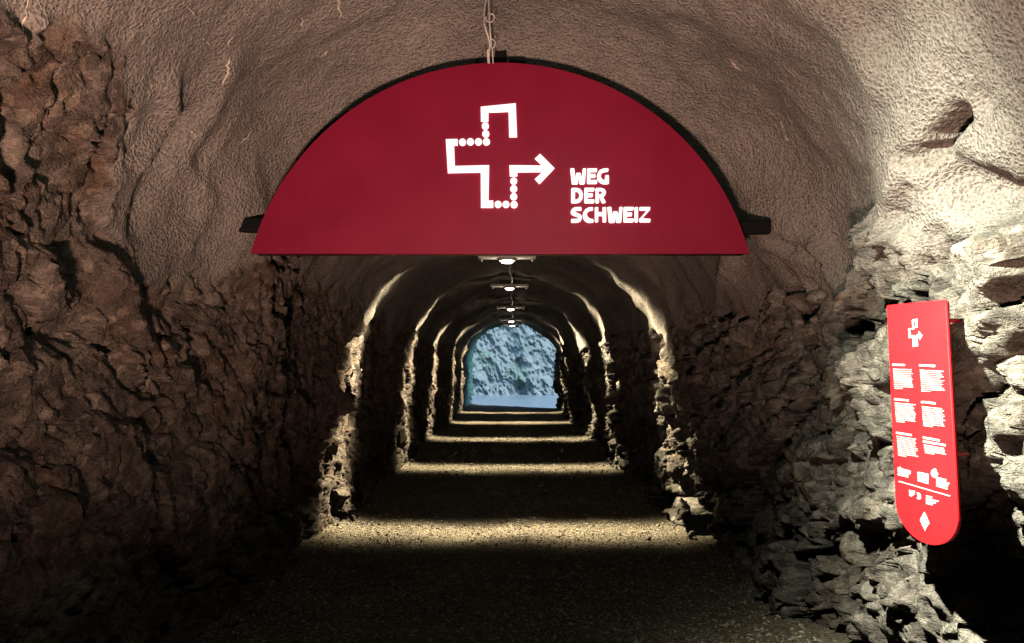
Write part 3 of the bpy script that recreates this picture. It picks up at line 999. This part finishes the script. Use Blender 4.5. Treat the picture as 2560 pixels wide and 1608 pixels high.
merged("text_logo", [poly6([(852, 375), (1012, 415), (1012, 440), (852, 400)]), poly6([(862, 415), (1060, 470), (1055, 495), (862, 442)]), poly6([(862, 455), (1040, 508), (1035, 532), (862, 480)]), poly6([(862, 495), (1030, 545), (1030, 570), (862, 522)])], pboard)
merged("rule_line", [poly6([(290, 436), (1072, 662), (1068, 676), (290, 450)])], pboard)
merged("text_logo", [poly6([(448, 572), (535, 592), (535, 645), (450, 625)]), poly6([(452, 632), (520, 652), (490, 676), (458, 665)])], pboard)
merged("text_logo", [poly6([(568, 610), (605, 625), (625, 650), (628, 710), (610, 722), (568, 712), (568, 690), (590, 680), (570, 650)])], pboard)
merged("text_logo", [poly6([(705, 655 + k * 36), (705 + L, 655 + k * 36 + L * 0.26), (705 + L, 655 + k * 36 + L * 0.26 + 22), (705, 655 + k * 36 + 22)]) for k, L in enumerate((92, 188, 150, 100))], pboard)
merged("diamond_mark", [poly6([(678, 905), (757, 1075), (690, 1198), (612, 1030)])], pboard)
# small cross with arrow at its head, in the panel's own coordinates
c7 = lambda x, y: pp(2210 + x / 4.09, 760 + y / 4.09)
p7 = lambda L: [c7(*p) for p in L]
merged("cross_mark", [p7([(292, 172), (300, 160), (344, 152), (348, 245), (331, 247), (329, 180), (309, 182), (318, 258), (272, 262), (278, 322), (318, 320), (322, 415), (335, 413), (333, 320), (360, 312), (362, 282), (398, 322), (372, 372), (370, 348), (350, 345), (356, 435), (303, 440), (298, 348), (260, 350), (254, 255), (298, 250)])], pboard)

# ------------------------------------------------------------------ lamps
def sheet_light(name, loc, rot, energy, color, sigma, right=False, radius=0.03):
    """a lamp whose optics throw a thin fan of light across the tunnel"""
    ld = bpy.data.lights.new(name, 'POINT')
    ld.energy = energy
    ld.color = color
    ld.shadow_soft_size = radius
    ld.use_nodes = True
    t = ld.node_tree
    em = next(n for n in t.nodes if n.type == 'EMISSION')
    tc = t.nodes.new("ShaderNodeTexCoord")
    sep = t.nodes.new("ShaderNodeSeparateXYZ")
    t.links.new(tc.outputs["Normal"], sep.inputs[0])
    e = math_n(t, 'DIVIDE', sep.outputs[1], sigma)
    e = math_n(t, 'MULTIPLY', math_n(t, 'POWER', math_n(t, 'ABSOLUTE', e), 2.4), -1.0)
    e = math_n(t, 'EXPONENT', e)
    mr = t.nodes.new("ShaderNodeMapRange")
    mr.interpolation_type = 'SMOOTHSTEP'
    if right:
        mr.inputs[1].default_value = -0.38; mr.inputs[2].default_value = 0.95
        t.links.new(math_n(t, 'MULTIPLY', sep.outputs[2], -1.0), mr.inputs[0])
        m2 = t.nodes.new("ShaderNodeMapRange"); m2.interpolation_type = 'SMOOTHSTEP'
        m2.inputs[1].default_value = 0.15; m2.inputs[2].default_value = 0.55
        t.links.new(sep.outputs[0], m2.inputs[0])
        e = math_n(t, 'MULTIPLY', e, m2.outputs[0])
    else:
        mr.inputs[1].default_value = -0.04; mr.inputs[2].default_value = 0.85
        t.links.new(math_n(t, 'MULTIPLY', sep.outputs[2], -1.0), mr.inputs[0])
    e = math_n(t, 'MULTIPLY', e, math_n(t, 'POWER', mr.outputs[0], 1.5 if right else 1.0))
    e = math_n(t, 'ADD', e, 0.008 if right else 0.0014)          # a little stray light
    t.links.new(e, em.inputs["Strength"])
    o = bpy.data.objects.new(name, ld)
    o.location = loc
    o.rotation_euler = rot
    col.objects.link(o)
    return o


MAT_LED = simple_mat("led_lens", (0.9, 0.9, 0.85), 0.2, emit=(1.0, 0.95, 0.82), es=25.0)
MAT_BAR = simple_mat("lamp_bar_aluminium", (0.78, 0.77, 0.73), 0.5, metal=0.0, var=0.1, vscale=30)
me_bar = box_mesh("lamp_bar", 0.64, 0.17, 0.04, 0.006)
me_bolt = tube_mesh("bolt", [(0, 0, 0.0), (0, 0, -0.035)], 0.012, 10)
me_rod = tube_mesh("hanger_rod", [(0, 0, 0), (0, 0, 0.45)], 0.006, 8)
lens_prof = [(0.0, -0.026), (0.040, -0.024), (0.062, -0.016), (0.070, 0.0)]
lv, lf = [], []
for rr, z in lens_prof:
    for k in range(16): lv.append((rr * math.cos(k * math.pi / 8), 0.8 * rr * math.sin(k * math.pi / 8), z))
for i in range(3):
    for k in range(16): lf.append((i * 16 + k, i * 16 + (k + 1) % 16, (i + 1) * 16 + (k + 1) % 16, (i + 1) * 16 + k))
me_lens = bpy.data.meshes.new("led_lens"); me_lens.from_pydata(lv, [], lf); me_lens.update()
me_cup = tube_mesh("lens_holder", [(0, 0, 0.02), (0, 0, -0.012)], 0.092, 20)
LABELS = ["ceiling lamp just under the red arched sign, nearest of the row", "second ceiling lamp along the tunnel from the arched sign",
          "third ceiling lamp along the tunnel from the arched sign", "fourth ceiling lamp along the tunnel from the arched sign", "last ceiling lamp at the far end of the tunnel before the opening"]
for i, (y, z, x) in enumerate(zip(LAMP_Y, LAMP_Z, LAMP_X)):
    lamp = tag(empty("ceiling_lamp", (x, y, z)), LABELS[i], "lamp", "ceiling lamps along the tunnel")
    link("lamp_bar", me_bar, parent=lamp, mat=MAT_BAR)
    for sx in (-1, 1):
        o = link("bolt", me_bolt, parent=lamp, mat=MAT_STEEL); o.location = (sx * 0.285, 0, -0.022)
        o = link("hanger_rod", me_rod, parent=lamp, mat=MAT_STEEL); o.location = (sx * 0.2, 0, 0.02)
    o = link("lens_holder", me_cup, parent=lamp, mat=MAT_BAR); o.location = (0, -0.0, -0.035)
    o = link("led_lens", me_lens, parent=lamp, mat=MAT_LED); o.location = (0, 0, -0.049)
    L = sheet_light("lamp_light", (0, 0, -0.115), (LAMP_TILT, 0, 0), LAMP_W, LAMP_COL, 0.10)
    L.parent = lamp
# dark box hung beside the last lamp
sb = tag(link("sensor_box", box_mesh("sensor_box", 0.10, 0.12, 0.11, 0.01), mat=MAT_BLACK), "small black box hung beside the last lamp at the tunnel opening", "box")
sb.location = at(1293, 815, 26.0)
# feed cable from lamp to lamp
for i in range(4):
    a = Vector((LAMP_X[i] + 0.03, LAMP_Y[i], LAMP_Z[i] + 0.03)); b_ = Vector((LAMP_X[i + 1] + 0.03, LAMP_Y[i + 1], LAMP_Z[i + 1] + 0.03))
    mid = [a + (b_ - a) * f + Vector((0.02 * math.sin(f * 9), 0, 0.03 * math.sin(f * math.pi))) for f in (0, .2, .4, .6, .8, 1)]
    tag(link("feed_cable", tube_mesh("feed_cable", mid, 0.008), mat=MAT_CABLE),
        ["thin grey cable running between the first and second ceiling lamps", "thin grey cable running between the second and third ceiling lamps",
         "thin grey cable running between the third and fourth ceiling lamps", "thin grey cable running between the two farthest ceiling lamps"][i], "cable", "cables between the ceiling lamps")

# wall washer over the panel, just above the picture
ww = tag(empty("wall_washer_lamp", WASH_POS), "lamp bar under the vault lighting the red panel and the right wall", "lamp")
link("lamp_bar", me_bar, parent=ww, mat=MAT_BAR)
link("hanger_rod", me_rod, parent=ww, mat=MAT_STEEL)
o = link("led_lens", me_lens, parent=ww, mat=MAT_LED); o.location = (0.05, 0, -0.03)
L = sheet_light("wall_washer_light", (0.08, 0, -0.10), (0, 0, math.radians(31)), WASH_W, WASH_COL, 0.27, right=True)
L.parent = ww

# fill light added behind the viewer in place of bounced light
fl = tag(empty("added_fill_light", (FILL_POS[0], FILL_POS[1] - 0.12, 0)), "added fill floodlight on a low stand behind the viewer, aimed up at the sign", "lamp")
o = link("housing", box_mesh("housing", 0.26, 0.08, 0.18, 0.012), parent=fl, mat=MAT_BLACK); o.location = (0, 0, FILL_POS[2])
o = link("stand", tube_mesh("stand", [(0, 0, 0.0), (0, 0, 0.5)], 0.015), parent=fl, mat=MAT_STEEL)
ld = bpy.data.lights.new("fill_light_beam", 'SPOT')
ld.energy = FILL_W; ld.color = FILL_COL; ld.spot_size = math.radians(85); ld.spot_blend = 1.0; ld.shadow_soft_size = 0.16
o = bpy.data.objects.new("fill_light_beam", ld)
o.location = (0, 0.12, FILL_POS[2])
o.rotation_euler = (Vector(FILL_AIM) - Vector(FILL_POS)).to_track_quat('-Z', 'Y').to_euler()
col.objects.link(o); o.parent = fl

# ------------------------------------------------------------------ small things
# steel bar let into the left wall in the first band of light
a, b_ = at(822, 924, 7.9), at(905, 926, 7.95)
me = box_mesh("wall_bar", (b_ - a).length, 0.05, 0.022, 0.004)
wb = tag(link("wall_bar", me, mat=MAT_STEEL), "short steel bar sticking out of the left rock wall", "bar")
wb.location = (a + b_) / 2

MAT_LEAF = simple_mat("dry_leaf", (0.42, 0.27, 0.06), 0.7, var=0.25, vscale=30)
lo = []
for k in range(11):
    f = k / 10
    w = 0.45 * math.sin(math.pi * min(1, f * 1.02)) * (1 - 0.35 * f)
    lo.append((f, w))
lv = [(f - 0.5, w, 0.10 * (w * 2) ** 2 + 0.06 * math.sin(f * 5)) for f, w in lo] + [(f - 0.5, 0, 0.06 * math.sin(f * 5)) for f, w in lo] + [(f - 0.5, -w, 0.14 * (w * 2) ** 2 + 0.06 * math.sin(f * 5)) for f, w in lo]
lf = [(i, i + 1, 11 + i + 1, 11 + i) for i in range(10)] + [(11 + i, 11 + i + 1, 22 + i + 1, 22 + i) for i in range(10)]
me_leaf = bpy.data.meshes.new("fallen_leaf"); me_leaf.from_pydata(lv, [], lf); me_leaf.update(); me_leaf.materials.append(MAT_LEAF)
for p in me_leaf.polygons: p.use_smooth = True
LEAVES = [(965, 1287, "curled yellow leaf on the lit gravel close to the left wall, farther back"), (948, 1334, "yellow leaf at the near edge of the lit gravel band by the left wall"),
          (930, 1470, "pale fallen leaf on the dark gravel in the left foreground"), (865, 1452, "pale fallen leaf on the dark gravel beside the left rock wall"),
          (1180, 1345, "yellow leaf left of the middle in the nearest lit gravel band"), (1480, 1330, "yellow leaf right of the middle in the nearest lit gravel band")]
for (px, py, lab) in LEAVES:
    d = ray(px, py)
    q = Vector((0, 0, CAMZ)) + d * ((0.02 - CAMZ) / d.z)
    o = bpy.data.objects.new("fallen_leaf", me_leaf)
    s0 = random.uniform(0.045, 0.075)
    zf = float(floor_z(np.array([[q.x, q.y, 0.0]]))[0])
    o.location = (q.x, q.y, zf + 0.016); o.scale = (s0, s0, s0)
    o.rotation_euler = (random.uniform(-.2, .2), random.uniform(-.2, .2), random.uniform(0, 6))
    col.objects.link(o)
    tag(o, lab, "leaf", "fallen leaves on the gravel")

# ------------------------------------------------------------------ outside: lake and cliff
LAKE_Z, SHORE = -6.75, 200.0
MAT_LAKE, t, b = new_mat("lake_water")
geo = N(t, "ShaderNodeNewGeometry")
w1 = N(t, "ShaderNodeTexNoise", inp={"Scale": 1.1, "Detail": 5.0, "Roughness": 0.6})
mp = N(t, "ShaderNodeMapping"); mp.inputs["Scale"].default_value = (1.0, 0.35, 1.0)
t.links.new(geo.outputs["Position"], mp.inputs["Vector"]); t.links.new(mp.outputs[0], w1.inputs["Vector"])
b.inputs["Base Color"].default_value = (0.42, 0.60, 0.72, 1)
b.inputs["Roughness"].default_value = 0.25
b.inputs["IOR"].default_value = 1.33
bp = N(t, "ShaderNodeBump", inp={"Strength": 1.0, "Distance": 0.5})
t.links.new(w1.outputs[0], bp.inputs["Height"]); t.links.new(bp.outputs[0], b.inputs["Normal"])
lake = link("lake", np_mesh("lake", np.array([[-2500, 34, LAKE_Z], [2500, 34, LAKE_Z], [2500, 3500, LAKE_Z], [-2500, 3500, LAKE_Z]]), np.array([[0, 1, 2, 3]])), mat=MAT_LAKE)
tag(lake, kind="structure")

gx, gz = np.meshgrid(np.linspace(-70, 70, 700), np.linspace(-3, 70, 380))
base_y = SHORE + 0.35 * (gz + 3) + 10 * ((gx / 60) ** 2) 
pv = np.stack([gx, base_y, gz + LAKE_Z + 1.5], -1).reshape(-1, 3)
ps = np.stack([pv[:, 0] + 0.45 * pv[:, 2], pv[:, 1] * 0.6, pv[:, 2] * 0.62 - 0.3 * pv[:, 0]], 1)
d_ = 1.9 * ridged(ps * 0.11, 5, 0.55) + 0.5 * ridged(ps * 0.6 + 3, 3)
hf, _ = facets(ps * np.array([1.3, 1.3, 0.7]) + 4, 0.8)
d_ += 0.4 * hf
pv[:, 1] -= d_ - 5.0
MAT_CLIFF, t, b = new_mat("cliff_rock")
geo = N(t, "ShaderNodeNewGeometry")
n1 = N(t, "ShaderNodeTexNoise", inp={"Scale": 0.35, "Detail": 8.0, "Roughness": 0.65})
n2 = N(t, "ShaderNodeTexNoise", inp={"Scale": 0.12, "Detail": 6.0})
for q in (n1, n2): t.links.new(geo.outputs["Position"], q.inputs["Vector"])
c = ramp(t, n1.outputs[0], [(0.3, (0.32, 0.46, 0.49)), (0.5, (0.41, 0.56, 0.60)), (0.7, (0.50, 0.66, 0.70))])  # pale cyan haze is mixed into the rock tones
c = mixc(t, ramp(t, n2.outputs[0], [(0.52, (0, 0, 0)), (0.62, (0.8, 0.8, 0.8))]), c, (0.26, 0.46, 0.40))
t.links.new(c, b.inputs["Base Color"]); b.inputs["Roughness"].default_value = 0.9
bp = N(t, "ShaderNodeBump", inp={"Strength": 0.8, "Distance": 0.6})
t.links.new(n1.outputs[0], bp.inputs["Height"]); t.links.new(bp.outputs[0], b.inputs["Normal"])
cl = link("cliff", np_mesh("cliff", pv, grid_faces(380, 700)), mat=MAT_CLIFF)
tag(cl, kind="structure")
